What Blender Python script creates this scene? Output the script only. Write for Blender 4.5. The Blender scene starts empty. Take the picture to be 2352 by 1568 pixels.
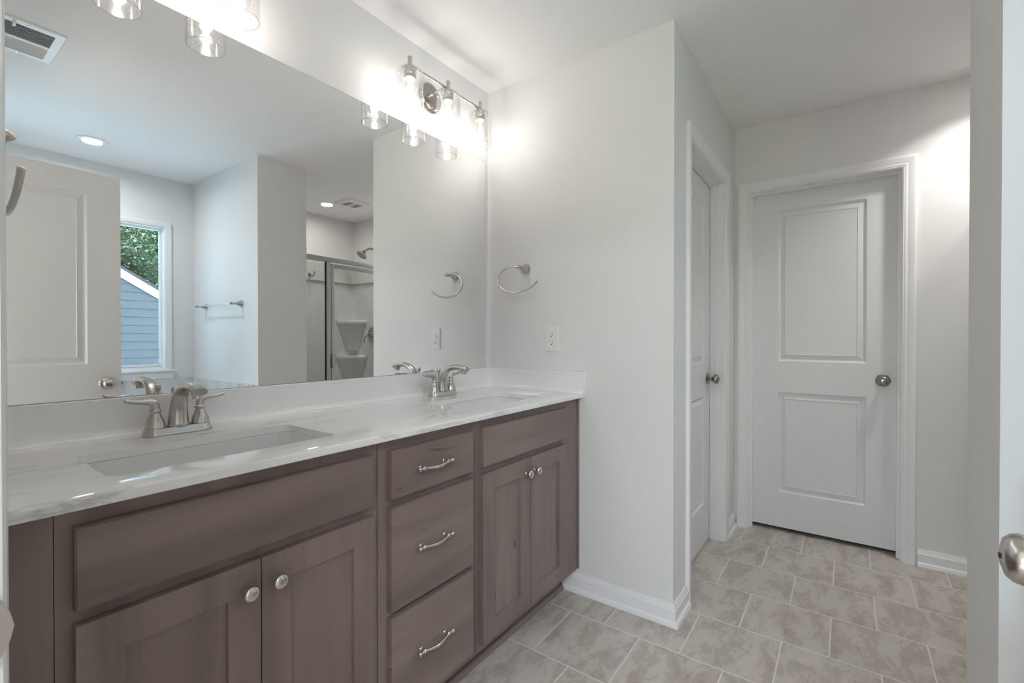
import bpy, bmesh, math, random
from mathutils import Vector, Matrix
random.seed(7)
PI = math.pi
C = bpy.context.scene.collection
scn = bpy.context.scene

# ------------------------------------------------------------------ camera, world, exposure
CAM = Vector((-1.89186, -1.52582, 1.15901))
YAW, PITCH, FPX = 0.62709, -0.00669, 1061.03
fwd = Vector((math.cos(YAW)*math.cos(PITCH), math.sin(YAW)*math.cos(PITCH), math.sin(PITCH)))
right = Vector((math.sin(YAW), -math.cos(YAW), 0))
upv = right.cross(fwd)
cd = bpy.data.cameras.new('camera'); cam = bpy.data.objects.new('camera', cd); C.objects.link(cam)
cam.matrix_world = Matrix(((right.x, upv.x, -fwd.x, CAM.x), (right.y, upv.y, -fwd.y, CAM.y), (right.z, upv.z, -fwd.z, CAM.z), (0, 0, 0, 1)))
cd.sensor_width = 36; cd.lens = FPX/2352*36; cd.clip_start = 0.02; cd.clip_end = 200
scn.camera = cam
scn.view_settings.view_transform = 'Standard'
scn.view_settings.look = 'None'
scn.view_settings.gamma = 1
scn.view_settings.use_curve_mapping = False
scn.view_settings.exposure = 1.88
try:
    scn.cycles.sample_clamp_indirect = 6
    scn.cycles.caustics_reflective = False
    scn.cycles.caustics_refractive = False
    scn.cycles.max_bounces = 12
    scn.cycles.diffuse_bounces = 6
    scn.cycles.transparent_max_bounces = 24
    scn.cycles.use_denoising = True
except Exception:
    pass

w = bpy.data.worlds.new('sky'); scn.world = w; w.use_nodes = True
nt = w.node_tree; bg = nt.nodes['Background']
sky = nt.nodes.new('ShaderNodeTexSky'); sky.sky_type = 'NISHITA'; sky.sun_disc = False
sky.sun_elevation = math.radians(52); sky.sun_rotation = math.radians(20); sky.air_density = 1.2; sky.dust_density = 1.5
hs = nt.nodes.new('ShaderNodeHueSaturation'); hs.inputs['Saturation'].default_value = .55
nt.links.new(sky.outputs[0], hs.inputs['Color']); nt.links.new(hs.outputs[0], bg.inputs[0]); bg.inputs[1].default_value = 0.38

sd = bpy.data.lights.new('sun', 'SUN'); sd.energy = 10.5; sd.angle = math.radians(.6); sd.color = (1, .96, .9)
so = bpy.data.objects.new('sun', sd); C.objects.link(so); so.location = (-10, 0, 20)
so.rotation_euler = Vector((.58, .012, -.8)).to_track_quat('-Z', 'Y').to_euler()
BULB_W = 0.56        # watts of each vanity bulb
DOWN_W = 1.6       # tub downlight
SHOWER_W = 0.68      # shower downlight
BED_FILL_W = 11.0        # added bedroom lamp, unseen, lights the doorway
HALL_FILL_W = 1.35        # added fill light for the hall, unseen beyond the partition
def lamp(name, kind, loc, watts, color, parent=None, **kw):
    l = bpy.data.lights.new(name, kind); l.energy = watts; l.color = color
    for k, v in kw.items(): setattr(l, k, v)
    o = bpy.data.objects.new(name, l); C.objects.link(o)
    o.location = loc
    if parent is not None:
        o.parent = parent; o.location = Vector(loc) - wloc(parent)
    return o

# ------------------------------------------------------------------ materials
MATS = {}
def mat(name, col, rough=.5, metal=0., spec=.5, coat=0.):
    m = bpy.data.materials.new(name); m.use_nodes = True
    b = m.node_tree.nodes['Principled BSDF']
    b.inputs['Base Color'].default_value = (*col, 1); b.inputs['Roughness'].default_value = rough
    b.inputs['Metallic'].default_value = metal; b.inputs['Specular IOR Level'].default_value = spec
    b.inputs['Coat Weight'].default_value = coat
    MATS[name] = m; return m
def N(m, t, **kw):
    n = m.node_tree.nodes.new(t)
    for k, v in kw.items():
        if k in n.inputs: n.inputs[k].default_value = v
        else: setattr(n, k, v)
    return n
def L(m, a, b): m.node_tree.links.new(a, b)
def P(m): return m.node_tree.nodes['Principled BSDF']
def coords(m, scale=(1, 1, 1), rot=(0, 0, 0), src='Object'):
    tc = N(m, 'ShaderNodeTexCoord'); mp = N(m, 'ShaderNodeMapping')
    if src == 'World':
        g = N(m, 'ShaderNodeNewGeometry'); L(m, g.outputs['Position'], mp.inputs[0])
    else: L(m, tc.outputs[src], mp.inputs[0])
    mp.inputs['Scale'].default_value = scale; mp.inputs['Rotation'].default_value = rot
    return mp.outputs[0]
def ramp(m, fac, stops):
    r = N(m, 'ShaderNodeValToRGB'); L(m, fac, r.inputs[0])
    e = r.color_ramp.elements
    while len(e) < len(stops): e.new(.5)
    for i, (p, c) in enumerate(stops): e[i].position = p; e[i].color = (*c, 1) if len(c) == 3 else c
    return r.outputs[0]
def bump(m, fac, strength, dist=.002):
    b = N(m, 'ShaderNodeBump'); b.inputs['Strength'].default_value = strength; b.inputs['Distance'].default_value = dist
    L(m, fac, b.inputs['Height']); L(m, b.outputs[0], P(m).inputs['Normal'])

def paint(name, col, rough, bs=.05, sc=260):
    m = mat(name, col, rough, spec=.35)
    n = N(m, 'ShaderNodeTexNoise'); n.inputs['Scale'].default_value = sc; n.inputs['Detail'].default_value = 2
    L(m, coords(m, src='World'), n.inputs['Vector']); bump(m, n.outputs[0], bs, .0006)
    return m
WALL = paint('wall_paint', (.785, .78, .772), .62)
CEIL = paint('ceiling_paint', (.87, .868, .862), .8)
TRIM = mat('trim_paint', (.84, .845, .85), .33, spec=.35)
DOORP = mat('door_paint', (.775, .78, .785), .36, spec=.35)
PLAST = mat('white_plastic', (.82, .82, .82), .35)
PLASTD = mat('slot_black', (.02, .02, .02), .6)

def wood(name, vertical, base=1.75):
    m = mat(name, (.13, .1, .09), .42, spec=.3)
    s = (3.0, 3.0, .35) if vertical else (.35, 3.0, 3.0)
    v = coords(m, s, src='World')
    n1 = N(m, 'ShaderNodeTexNoise'); n1.inputs['Scale'].default_value = 3.2; n1.inputs['Detail'].default_value = 5; n1.inputs['Distortion'].default_value = .6
    L(m, v, n1.inputs['Vector'])
    s2 = (90, 90, 2.5) if vertical else (2.5, 90, 90)
    n2 = N(m, 'ShaderNodeTexNoise'); n2.inputs['Scale'].default_value = 2.0; n2.inputs['Detail'].default_value = 4
    L(m, coords(m, s2, src='World'), n2.inputs['Vector'])
    c1 = ramp(m, n1.outputs[0], [(.28, (.102*base, .078*base, .07*base)), (.52, (.138*base, .106*base, .096*base)), (.75, (.168*base, .132*base, .12*base))])
    c2 = ramp(m, n2.outputs[0], [(.3, (.92, .915, .91)), (.55, (1, 1, 1)), (.8, (1.02, 1.02, 1.02))])
    mx = N(m, 'ShaderNodeMix', data_type='RGBA', blend_type='MULTIPLY'); mx.inputs[0].default_value = .55
    L(m, c1, mx.inputs[6]); L(m, c2, mx.inputs[7])
    # small mineral streaks
    s3 = (26, 26, 5) if vertical else (5, 26, 26)
    n3 = N(m, 'ShaderNodeTexNoise'); n3.inputs['Scale'].default_value = 1.6; n3.inputs['Detail'].default_value = 1
    L(m, coords(m, s3, src='World'), n3.inputs['Vector'])
    c3 = ramp(m, n3.outputs[0], [(.19, (.55, .52, .5)), (.245, (1, 1, 1))])
    mx2 = N(m, 'ShaderNodeMix', data_type='RGBA', blend_type='MULTIPLY'); mx2.inputs[0].default_value = 1
    L(m, mx.outputs[2], mx2.inputs[6]); L(m, c3, mx2.inputs[7])
    L(m, mx2.outputs[2], P(m).inputs['Base Color'])
    bump(m, n2.outputs[0], .06, .0006)
    return m
WOODV = wood('stained_maple_upright', True); WOODH = wood('stained_maple_level', False)
DARK = mat('cabinet_inside', (.03, .024, .022), .7)

def nickel(name, col=(.56, .53, .495), rough=.26):
    m = mat(name, col, rough, 1.0)
    return m
NICK = nickel('brushed_nickel'); NICKD = nickel('dark_nickel', (.36, .335, .31), .24)
CHROME = mat('satin_metal', (.66, .63, .605), .2, 1.0)
ALU = mat('brushed_aluminium', (.55, .56, .55), .36, 1.0)

QTZ = mat('veined_quartz', (.8, .79, .77), .045, spec=.55)
def quartz(m):
    v = coords(m, (1, 1, 1), src='World')
    d = N(m, 'ShaderNodeTexNoise'); d.inputs['Scale'].default_value = 2.2; d.inputs['Detail'].default_value = 4
    L(m, v, d.inputs['Vector'])
    mp = coords(m, (.8, 5.5, 5.5), (0, 0, .06), src='World')
    add = N(m, 'ShaderNodeMix', data_type='RGBA', blend_type='ADD'); add.inputs[0].default_value = .75
    L(m, mp, add.inputs[6]); L(m, d.outputs['Color'], add.inputs[7])
    n = N(m, 'ShaderNodeTexNoise'); n.inputs['Scale'].default_value = 1.9; n.inputs['Detail'].default_value = 6; n.inputs['Roughness'].default_value = .55
    L(m, add.outputs[2], n.inputs['Vector'])
    # thin veins where the noise crosses .5
    s = N(m, 'ShaderNodeMath', operation='SUBTRACT'); s.inputs[1].default_value = .5; L(m, n.outputs[0], s.inputs[0])
    a = N(m, 'ShaderNodeMath', operation='ABSOLUTE'); L(m, s.outputs[0], a.inputs[0])
    vein = ramp(m, a.outputs[0], [(0, (.60, .59, .58)), (.005, (.76, .75, .74)), (.022, (1, 1, 1))])
    n2 = N(m, 'ShaderNodeTexNoise'); n2.inputs['Scale'].default_value = 3; n2.inputs['Detail'].default_value = 2
    L(m, coords(m, (1, 3, 3), src='World'), n2.inputs['Vector'])
    msk = ramp(m, n2.outputs[0], [(.43, (0, 0, 0)), (.62, (1, 1, 1))])
    base = ramp(m, n.outputs[0], [(.3, (.84, .83, .815)), (.7, (.88, .875, .87))])
    mx = N(m, 'ShaderNodeMix', data_type='RGBA', blend_type='MULTIPLY')
    L(m, msk, mx.inputs[0]); L(m, base, mx.inputs[6]); L(m, vein, mx.inputs[7])
    L(m, mx.outputs[2], P(m).inputs['Base Color'])
quartz(QTZ)
SPLASH = mat('plain_quartz', (.84, .835, .83), .16, spec=.5)
CERAM = mat('white_ceramic', (.83, .83, .82), .12, spec=.55)
MIRROR = mat('mirror_silver', (.93, .94, .935), .0, 1.0)
MIREDGE = mat('mirror_edge', (.12, .13, .12), .3)
ACRYL = mat('shower_fibreglass', (.75, .745, .735), .22, spec=.5)

TILE = mat('floor_tile', (.4, .36, .32), .34, spec=.4)
def tiles(m):
    g = N(m, 'ShaderNodeNewGeometry'); sep = N(m, 'ShaderNodeSeparateXYZ'); L(m, g.outputs['Position'], sep.inputs[0])
    cb = N(m, 'ShaderNodeCombineXYZ')
    ax = N(m, 'ShaderNodeMath', operation='ADD'); ax.inputs[1].default_value = 1.0305 + .2985*10 + .14925; L(m, sep.outputs[1], ax.inputs[0])
    ay = N(m, 'ShaderNodeMath', operation='ADD'); ay.inputs[1].default_value = .1605 + .2985*10; L(m, sep.outputs[0], ay.inputs[0])
    L(m, ax.outputs[0], cb.inputs[0]); L(m, ay.outputs[0], cb.inputs[1])
    br = N(m, 'ShaderNodeTexBrick'); br.offset = .5; br.offset_frequency = 2; br.squash = 1
    br.inputs['Color1'].default_value = (0, 0, 0, 1); br.inputs['Color2'].default_value = (1, 1, 1, 1); br.inputs['Mortar'].default_value = (.5, .5, .5, 1)
    br.inputs['Scale'].default_value = 1; br.inputs['Mortar Size'].default_value = .0028; br.inputs['Mortar Smooth'].default_value = .1
    br.inputs['Bias'].default_value = 0; br.inputs['Brick Width'].default_value = .2985; br.inputs['Row Height'].default_value = .2985
    L(m, cb.outputs[0], br.inputs['Vector'])
    # each tile shifts its own veining
    sc = N(m, 'ShaderNodeVectorMath', operation='SCALE'); sc.inputs['Scale'].default_value = 7.0; L(m, br.outputs['Color'], sc.inputs[0])
    ad = N(m, 'ShaderNodeVectorMath', operation='ADD'); L(m, g.outputs['Position'], ad.inputs[0]); L(m, sc.outputs[0], ad.inputs[1])
    mp = N(m, 'ShaderNodeMapping'); mp.inputs['Rotation'].default_value = (0, 0, .55); mp.inputs['Scale'].default_value = (1.0, 2.2, 1); L(m, ad.outputs[0], mp.inputs[0])
    n = N(m, 'ShaderNodeTexNoise'); n.inputs['Scale'].default_value = 6.5; n.inputs['Detail'].default_value = 10; n.inputs['Roughness'].default_value = .74; n.inputs['Distortion'].default_value = .35
    L(m, mp.outputs[0], n.inputs['Vector'])
    c = ramp(m, n.outputs[0], [(.34, (.37, .315, .27)), (.45, (.475, .425, .38)), (.53, (.56, .512, .468)), (.68, (.60, .555, .513))])
    s = N(m, 'ShaderNodeMath', operation='SUBTRACT'); s.inputs[1].default_value = .47; L(m, n.outputs[0], s.inputs[0])
    a = N(m, 'ShaderNodeMath', operation='ABSOLUTE'); L(m, s.outputs[0], a.inputs[0])
    vn = ramp(m, a.outputs[0], [(0, (.70, .68, .66)), (.010, (1, 1, 1))])
    mv = N(m, 'ShaderNodeMix', data_type='RGBA', blend_type='MULTIPLY'); mv.inputs[0].default_value = .7
    L(m, c, mv.inputs[6]); L(m, vn, mv.inputs[7])
    mx = N(m, 'ShaderNodeMix', data_type='RGBA'); L(m, br.outputs['Fac'], mx.inputs[0]); L(m, mv.outputs[2], mx.inputs[6]); mx.inputs[7].default_value = (.74, .69, .645, 1)
    L(m, mx.outputs[2], P(m).inputs['Base Color'])
    iv = N(m, 'ShaderNodeMath', operation='SUBTRACT'); iv.inputs[0].default_value = 1; L(m, br.outputs['Fac'], iv.inputs[1])
    bump(m, iv.outputs[0], .5, .002)
tiles(TILE)
TUBTILE = mat('tub_wall_tile', (.7, .7, .69), .25)
def tubtile(m):
    n = N(m, 'ShaderNodeTexNoise'); n.inputs['Scale'].default_value = 9; n.inputs['Detail'].default_value = 7; n.inputs['Roughness'].default_value = .65; n.inputs['Distortion'].default_value = .8
    L(m, coords(m, (1, 1, .5), src='World'), n.inputs['Vector'])
    L(m, ramp(m, n.outputs[0], [(.3, (.5, .49, .47)), (.46, (.66, .655, .64)), (.6, (.74, .735, .725))]), P(m).inputs['Base Color'])
tubtile(TUBTILE)

def emis(name, col, s):
    m = bpy.data.materials.new(name); m.use_nodes = True; t = m.node_tree; t.nodes.clear()
    o = t.nodes.new('ShaderNodeOutputMaterial'); e = t.nodes.new('ShaderNodeEmission'); e.inputs[0].default_value = (*col, 1); e.inputs[1].default_value = s
    t.links.new(e.outputs[0], o.inputs[0]); return m
FILA = emis('glowing_filament', (1, .93, .84), 18)
LENS = emis('lit_lens', (1, .98, .95), 6)

def clear(name, tint, fmax=.5, seeds=False, fmin=.04, rough=.02):
    m = bpy.data.materials.new(name); m.use_nodes = True; t = m.node_tree; t.nodes.clear()
    o = N(m, 'ShaderNodeOutputMaterial'); tr = N(m, 'ShaderNodeBsdfTransparent'); gl = N(m, 'ShaderNodeBsdfGlossy')
    tr.inputs[0].default_value = (*tint, 1); gl.inputs['Roughness'].default_value = rough
    lw = N(m, 'ShaderNodeLayerWeight'); lw.inputs[0].default_value = .35
    mr = N(m, 'ShaderNodeMapRange'); mr.inputs[3].default_value = fmin; mr.inputs[4].default_value = fmax; L(m, lw.outputs['Facing'], mr.inputs[0])
    mx = N(m, 'ShaderNodeMixShader'); fac = mr.outputs[0]
    if seeds:
        vo = N(m, 'ShaderNodeTexVoronoi'); vo.inputs['Scale'].default_value = 170
        L(m, coords(m, (1, 1, .7), src='World'), vo.inputs['Vector'])
        sp = N(m, 'ShaderNodeMapRange'); sp.inputs[1].default_value = .26; sp.inputs[2].default_value = .14; sp.inputs[3].default_value = 0; sp.inputs[4].default_value = .6
        L(m, vo.outputs['Distance'], sp.inputs[0])
        n = N(m, 'ShaderNodeTexNoise'); n.inputs['Scale'].default_value = 70; L(m, coords(m, src='World'), n.inputs['Vector'])
        gt = N(m, 'ShaderNodeMath', operation='GREATER_THAN'); gt.inputs[1].default_value = .55; L(m, n.outputs[0], gt.inputs[0])
        ml = N(m, 'ShaderNodeMath', operation='MULTIPLY'); L(m, gt.outputs[0], ml.inputs[0]); L(m, sp.outputs[0], ml.inputs[1])
        ad = N(m, 'ShaderNodeMath', operation='ADD', use_clamp=True); L(m, ml.outputs[0], ad.inputs[0]); L(m, fac, ad.inputs[1]); fac = ad.outputs[0]
        bp_ = N(m, 'ShaderNodeBump'); bp_.inputs['Strength'].default_value = 1; bp_.inputs['Distance'].default_value = .002
        L(m, ml.outputs[0], bp_.inputs['Height']); L(m, bp_.outputs[0], gl.inputs['Normal'])
        gl.inputs['Roughness'].default_value = .12
    L(m, fac, mx.inputs[0]); L(m, tr.outputs[0], mx.inputs[1]); L(m, gl.outputs[0], mx.inputs[2]); out = mx.outputs[0]
    if seeds:   # small air bubbles scatter the bulb's light
        tl = N(m, 'ShaderNodeBsdfTranslucent'); tl.inputs[0].default_value = (.9, .9, .9, 1)
        m2 = N(m, 'ShaderNodeMixShader'); k = N(m, 'ShaderNodeMath', operation='MULTIPLY'); k.inputs[1].default_value = .42; L(m, ml.outputs[0], k.inputs[0])
        L(m, k.outputs[0], m2.inputs[0]); L(m, out, m2.inputs[1]); L(m, tl.outputs[0], m2.inputs[2]); out = m2.outputs[0]
    L(m, out, o.inputs[0])
    return m
SEEDED = clear('seeded_glass', (.985, .985, .985), .42, True, .03)
GRIM = clear('glass_rim', (.78, .77, .76), .75, False, .22, .08)
BULBG = clear('bulb_glass', (.98, .98, .97), .35)
PANE = clear('window_glass', (.70, .815, .87), .35)
SHGL = clear('shower_glass', (.86, .87, .86), .4)

SIDING = mat('painted_siding', (.064, .069, .078), .6)
RAKE = mat('rake_board_white', (.75, .78, .82), .5)
SHING = mat('shingle', (.05, .05, .055), .9)
BARK = mat('bark', (.10, .075, .055), .9)
LEAF = mat('leaf', (.12, .22, .05), .55)
def leafm(m):
    n = N(m, 'ShaderNodeTexNoise'); n.inputs['Scale'].default_value = 1.4; n.inputs['Detail'].default_value = 4; L(m, coords(m, src='World'), n.inputs['Vector'])
    L(m, ramp(m, n.outputs[0], [(.3, (.016, .036, .010)), (.5, (.034, .07, .02)), (.7, (.10, .15, .05))]), P(m).inputs['Base Color'])
leafm(LEAF)
GRASS = mat('lawn', (.22, .27, .12), .9)
CARPET = mat('carpet', (.5, .46, .42), .95)

# ------------------------------------------------------------------ object helpers
def wloc(o):
    v = Vector((0, 0, 0))
    while o is not None: v += o.location; o = o.parent
    return v
def tag(o, label=None, cat=None, group=None, kind=None):
    if label: o['label'] = label
    if cat: o['category'] = cat
    if group: o['group'] = group
    if kind: o['kind'] = kind
    return o
def thing(name, label, cat, loc, group=None, kind=None):
    o = bpy.data.objects.new(name, None); C.objects.link(o); o.location = loc; o.empty_display_size = .05
    return tag(o, label, cat, group, kind)
def obj(name, bm, m, parent=None, smooth=35, label=None):
    me = bpy.data.meshes.new(name)
    bmesh.ops.recalc_face_normals(bm, faces=bm.faces)
    if parent is not None: bmesh.ops.translate(bm, verts=bm.verts, vec=-wloc(parent))
    bm.to_mesh(me); bm.free()
    ms = m if isinstance(m, (list, tuple)) else [m]
    for x in ms: me.materials.append(x)
    o = bpy.data.objects.new(name, me); C.objects.link(o)
    if parent is not None: o.parent = parent
    if smooth:
        for p in me.polygons: p.use_smooth = True
        me.set_sharp_from_angle(angle=math.radians(smooth))
    if label: o['label'] = label
    return o
def struct(name, bm, m, label=None, cat=None, smooth=35):
    return tag(obj(name, bm, m, None, smooth), label, cat, kind='structure')
def copy_tree(o, delta, label, parent=None):
    c = o.copy(); C.objects.link(c)
    if parent is None: c.location = o.location + Vector(delta); c['label'] = label
    else: c.parent = parent
    for ch in [x for x in o.children]: copy_tree(ch, delta, label, c)
    return c
BM = bmesh.new
def box(bm, x0, x1, y0, y1, z0, z1, r=0, seg=2):
    v = [bm.verts.new((x, y, z)) for x in (x0, x1) for y in (y0, y1) for z in (z0, z1)]
    f = [(0, 1, 3, 2), (4, 6, 7, 5), (0, 4, 5, 1), (2, 3, 7, 6), (0, 2, 6, 4), (1, 5, 7, 3)]
    fs = [bm.faces.new([v[i] for i in q]) for q in f]
    if r:
        es = list({e for q in fs for e in q.edges})
        bmesh.ops.bevel(bm, geom=es, offset=r, segments=seg, affect='EDGES', profile=.5)
    return bm
def frame_of(d):
    d = Vector(d).normalized()
    a = Vector((0, 0, 1)) if abs(d.z) < .9 else Vector((1, 0, 0))
    u = a.cross(d).normalized(); return u, d.cross(u)
def lathe(bm, prof, c, d=(0, 0, 1), seg=32, sx=1., sy=1.):
    """profile of (radius, height along d)"""
    u, v = frame_of(d); d = Vector(d).normalized(); c = Vector(c); rings = []
    for r, h in prof:
        if r < 1e-6: rings.append([bm.verts.new(c + d*h)])
        else: rings.append([bm.verts.new(c + d*h + u*(r*sx*math.cos(2*PI*k/seg)) + v*(r*sy*math.sin(2*PI*k/seg))) for k in range(seg)])
    for a, b in zip(rings, rings[1:]):
        for k in range(seg):
            k2 = (k+1) % seg
            q = [a[k % len(a)], a[k2 % len(a)], b[k2 % len(b)], b[k % len(b)]]
            q = list(dict.fromkeys(q))
            if len(q) > 2:
                try: bm.faces.new(q)
                except ValueError: pass
    return bm
def spline(pts, n=8):
    pts = [Vector(p) for p in pts]; out = []
    for i in range(len(pts)-1):
        p0 = pts[max(i-1, 0)]; p1 = pts[i]; p2 = pts[i+1]; p3 = pts[min(i+2, len(pts)-1)]
        for k in range(n):
            t = k/n
            out.append(.5*((2*p1) + (p2-p0)*t + (2*p0-5*p1+4*p2-p3)*t*t + (3*p1-p0-3*p2+p3)*t**3))
    out.append(pts[-1]); return out
def tube(bm, pts, rad, seg=14, ref=None, caps=True):
    """rad: number, or function t-> r or (ra, rb)"""
    pts = [Vector(p) for p in pts]; rings = []; u = None
    for i, p in enumerate(pts):
        d = (pts[min(i+1, len(pts)-1)] - pts[max(i-1, 0)]).normalized()
        if u is None:
            u = (Vector(ref) if ref is not None else frame_of(d)[0])
        u = (u - d*u.dot(d)).normalized(); v = d.cross(u)
        r = rad(i/(len(pts)-1)) if callable(rad) else rad
        ra, rb = r if isinstance(r, tuple) else (r, r)
        rings.append([bm.verts.new(p + u*(ra*math.cos(2*PI*k/seg)) + v*(rb*math.sin(2*PI*k/seg))) for k in range(seg)])
    for a, b in zip(rings, rings[1:]):
        for k in range(seg): bm.faces.new((a[k], a[(k+1) % seg], b[(k+1) % seg], b[k]))
    if caps: bm.faces.new(rings[0][::-1]); bm.faces.new(rings[-1])
    return bm
def mould(bm, path, prof, n, closed=False):
    """sweep a profile (a sideways, b along n) along a mitred path lying in the plane with normal n"""
    n = Vector(n).normalized(); path = [Vector(p) for p in path]; rings = []; m = len(path)
    for i, p in enumerate(path):
        ds = []
        if i > 0 or closed: ds.append((p - path[i-1]).normalized())
        if i < m-1 or closed: ds.append((path[(i+1) % m] - p).normalized())
        ss = [d.cross(n) for d in ds]
        s = ss[0] if len(ss) == 1 else (ss[0]+ss[1])/(1+ss[0].dot(ss[1]))
        rings.append([bm.verts.new(p + s*a + n*b) for a, b in prof])
    k = len(prof)
    idx = range(m) if closed else range(m-1)
    for i in idx:
        a, b = rings[i], rings[(i+1) % m]
        for j in range(k): bm.faces.new((a[j], a[(j+1) % k], b[(j+1) % k], b[j]))
    if not closed: bm.faces.new(rings[0]); bm.faces.new(rings[-1][::-1])
    return bm
def panelled(bm, T, us, vs, cells, prof, thick):
    """slab whose face (depth 0) has panel cells shaped by nested loops (inset, depth). T(u,v,d) -> point"""
    for i in range(len(us)-1):
        for j in range(len(vs)-1):
            u0, u1, v0, v1 = us[i], us[i+1], vs[j], vs[j+1]
            if (i, j) in cells:
                loops = []
                for ins, dep in prof:
                    loops.append([bm.verts.new(T(*q)) for q in ((u0+ins, v0+ins, dep), (u1-ins, v0+ins, dep), (u1-ins, v1-ins, dep), (u0+ins, v1-ins, dep))])
                for a, b in zip(loops, loops[1:]):
                    for k in range(4): bm.faces.new((a[k], a[(k+1) % 4], b[(k+1) % 4], b[k]))
                bm.faces.new(loops[-1])
            else:
                bm.faces.new([bm.verts.new(T(*q)) for q in ((u0, v0, 0), (u1, v0, 0), (u1, v1, 0), (u0, v1, 0))])
    U0, U1, V0, V1 = us[0], us[-1], vs[0], vs[-1]
    f = [bm.verts.new(T(*q)) for q in ((U0, V0, 0), (U1, V0, 0), (U1, V1, 0), (U0, V1, 0))]
    b = [bm.verts.new(T(*q)) for q in ((U0, V0, -thick), (U1, V0, -thick), (U1, V1, -thick), (U0, V1, -thick))]
    for k in range(4): bm.faces.new((f[k], f[(k+1) % 4], b[(k+1) % 4], b[k]))
    bm.faces.new(b)
    bmesh.ops.remove_doubles(bm, verts=bm.verts, dist=1e-5)
    return bm
def wall_open(bm, ax, t0, t1, a0, a1, z0, z1, holes):
    """wall slab with rectangular holes; ax='x' runs along x (thickness in y) or 'y'"""
    def b(p0, p1, q0, q1):
        if p1-p0 < 1e-4 or q1-q0 < 1e-4: return
        if ax == 'x': box(bm, p0, p1, t0, t1, q0, q1)
        else: box(bm, t0, t1, p0, p1, q0, q1)
    cur = a0
    for h0, h1, hz0, hz1 in sorted(holes):
        b(cur, h0, z0, z1); b(h0, h1, z0, hz0); b(h0, h1, hz1, z1); cur = h1
    b(cur, a1, z0, z1)
    return bm
def rrect(x0, x1, y0, y1, r, n=6):
    out = []
    for cx, cy, a in ((x1-r, y1-r, 0), (x0+r, y1-r, 90), (x0+r, y0+r, 180), (x1-r, y0+r, 270)):
        for k in range(n+1):
            t = math.radians(a + 90*k/n); out.append((cx + r*math.cos(t), cy + r*math.sin(t)))
    return out

# ------------------------------------------------------------------ the setting
H = 2.44
XL = -1.8376      # entrance wall (room face)
XF = 1.2393       # far wall of the hall
YC = -.9602       # closet wall beside the hall
YW = -2.9156      # window wall
PX0, PX1, PY = -.316, .043, -1.823   # pillar between tub and shower
T = .115
DJ0, DJ1 = -1.735, -.955          # entrance opening
struct('floor', box(BM(), XL-T/2, 2.3, YW-.12, .12, -.12, 0), TILE, 'stone look floor tile laid in a half offset pattern', 'floor')
struct('floor_bedroom', box(BM(), -5.2, XL-T/2, -4.2, 2.2, -.12, -.002), CARPET, 'bedroom carpet behind the doorway', 'floor')
struct('ceiling', box(BM(), -5.2, 2.3, -4.2, 2.2, H, H+.15), CEIL, 'smooth white ceiling', 'ceiling')
struct('wall_vanity', box(BM(), XL-T, 2.3, 0, .12, 0, H), WALL, 'wall behind the long mirror', 'wall')
struct('wall_towel_ring', box(BM(), 0, T, YC, 0, 0, H), WALL, 'wall at the right end of the vanity', 'wall')
struct('wall_closet', wall_open(BM(), 'x', YC, YC+T, T, XF, 0, H, [(.229, .956, 0, 2.052)]), WALL, 'hall wall with the closet door', 'wall')
struct('wall_far', wall_open(BM(), 'y', XF, XF+T, YW, 0, 0, H, [(-1.762, -1.036, 0, 2.052)]), WALL, 'end wall of the hall', 'wall')
WX0, WX1, WZ0, WZ1 = -1.5975, -.5225, .915, 2.043
struct('wall_window', wall_open(BM(), 'x', YW-.14, YW, XL-T, XF+T, -.12, H, [(WX0, WX1, WZ0, WZ1)]), WALL, 'wall with the tub window', 'wall')
struct('wall_entrance', wall_open(BM(), 'y', XL-T, XL, YW, 0, 0, H, [(DJ0-.02, DJ1+.02, 0, 2.06)]), WALL, 'wall with the entrance door', 'wall')
struct('wall_partition', box(BM(), PX0, PX1, YW, PY, 0, H), WALL, 'thick partition between tub and shower', 'wall')
struct('wall_back_closet', box(BM(), 2.18, 2.3, -2.4, 0, 0, H), WALL, 'back of the room behind the far door', 'wall')
struct('wall_side_closet', box(BM(), XF+T, 2.3, -2.5, -2.4, 0, H), WALL, 'side of the room behind the far door', 'wall')
# bedroom beyond the doorway behind the camera; window and lamp added for light
struct('wall_bedroom_left', box(BM(), -5.2, XL-T, 2.1, 2.2, 0, H), WALL, 'bedroom side wall', 'wall')
struct('wall_bedroom_right', box(BM(), -5.2, XL-T, -4.2, -4.1, 0, H), WALL, 'bedroom side wall by the tub', 'wall')
struct('wall_bedroom_back', wall_open(BM(), 'y', -5.2, -5.1, -4.2, 2.2, 0, H, [(-2.6, .4, .5, 2.2)]), WALL, 'bedroom back wall with an added opening that lets in daylight', 'wall')  # opening added so that daylight reaches the doorway
struct('wall_bedroom_near', box(BM(), XL-T, XL, .12, 2.2, 0, H), WALL, 'bedroom wall beside the vanity wall', 'wall')
struct('wall_bedroom_corner', box(BM(), XL-T, XL, -4.2, YW-.14, 0, H), WALL, 'bedroom wall beside the tub wall', 'wall')

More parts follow.
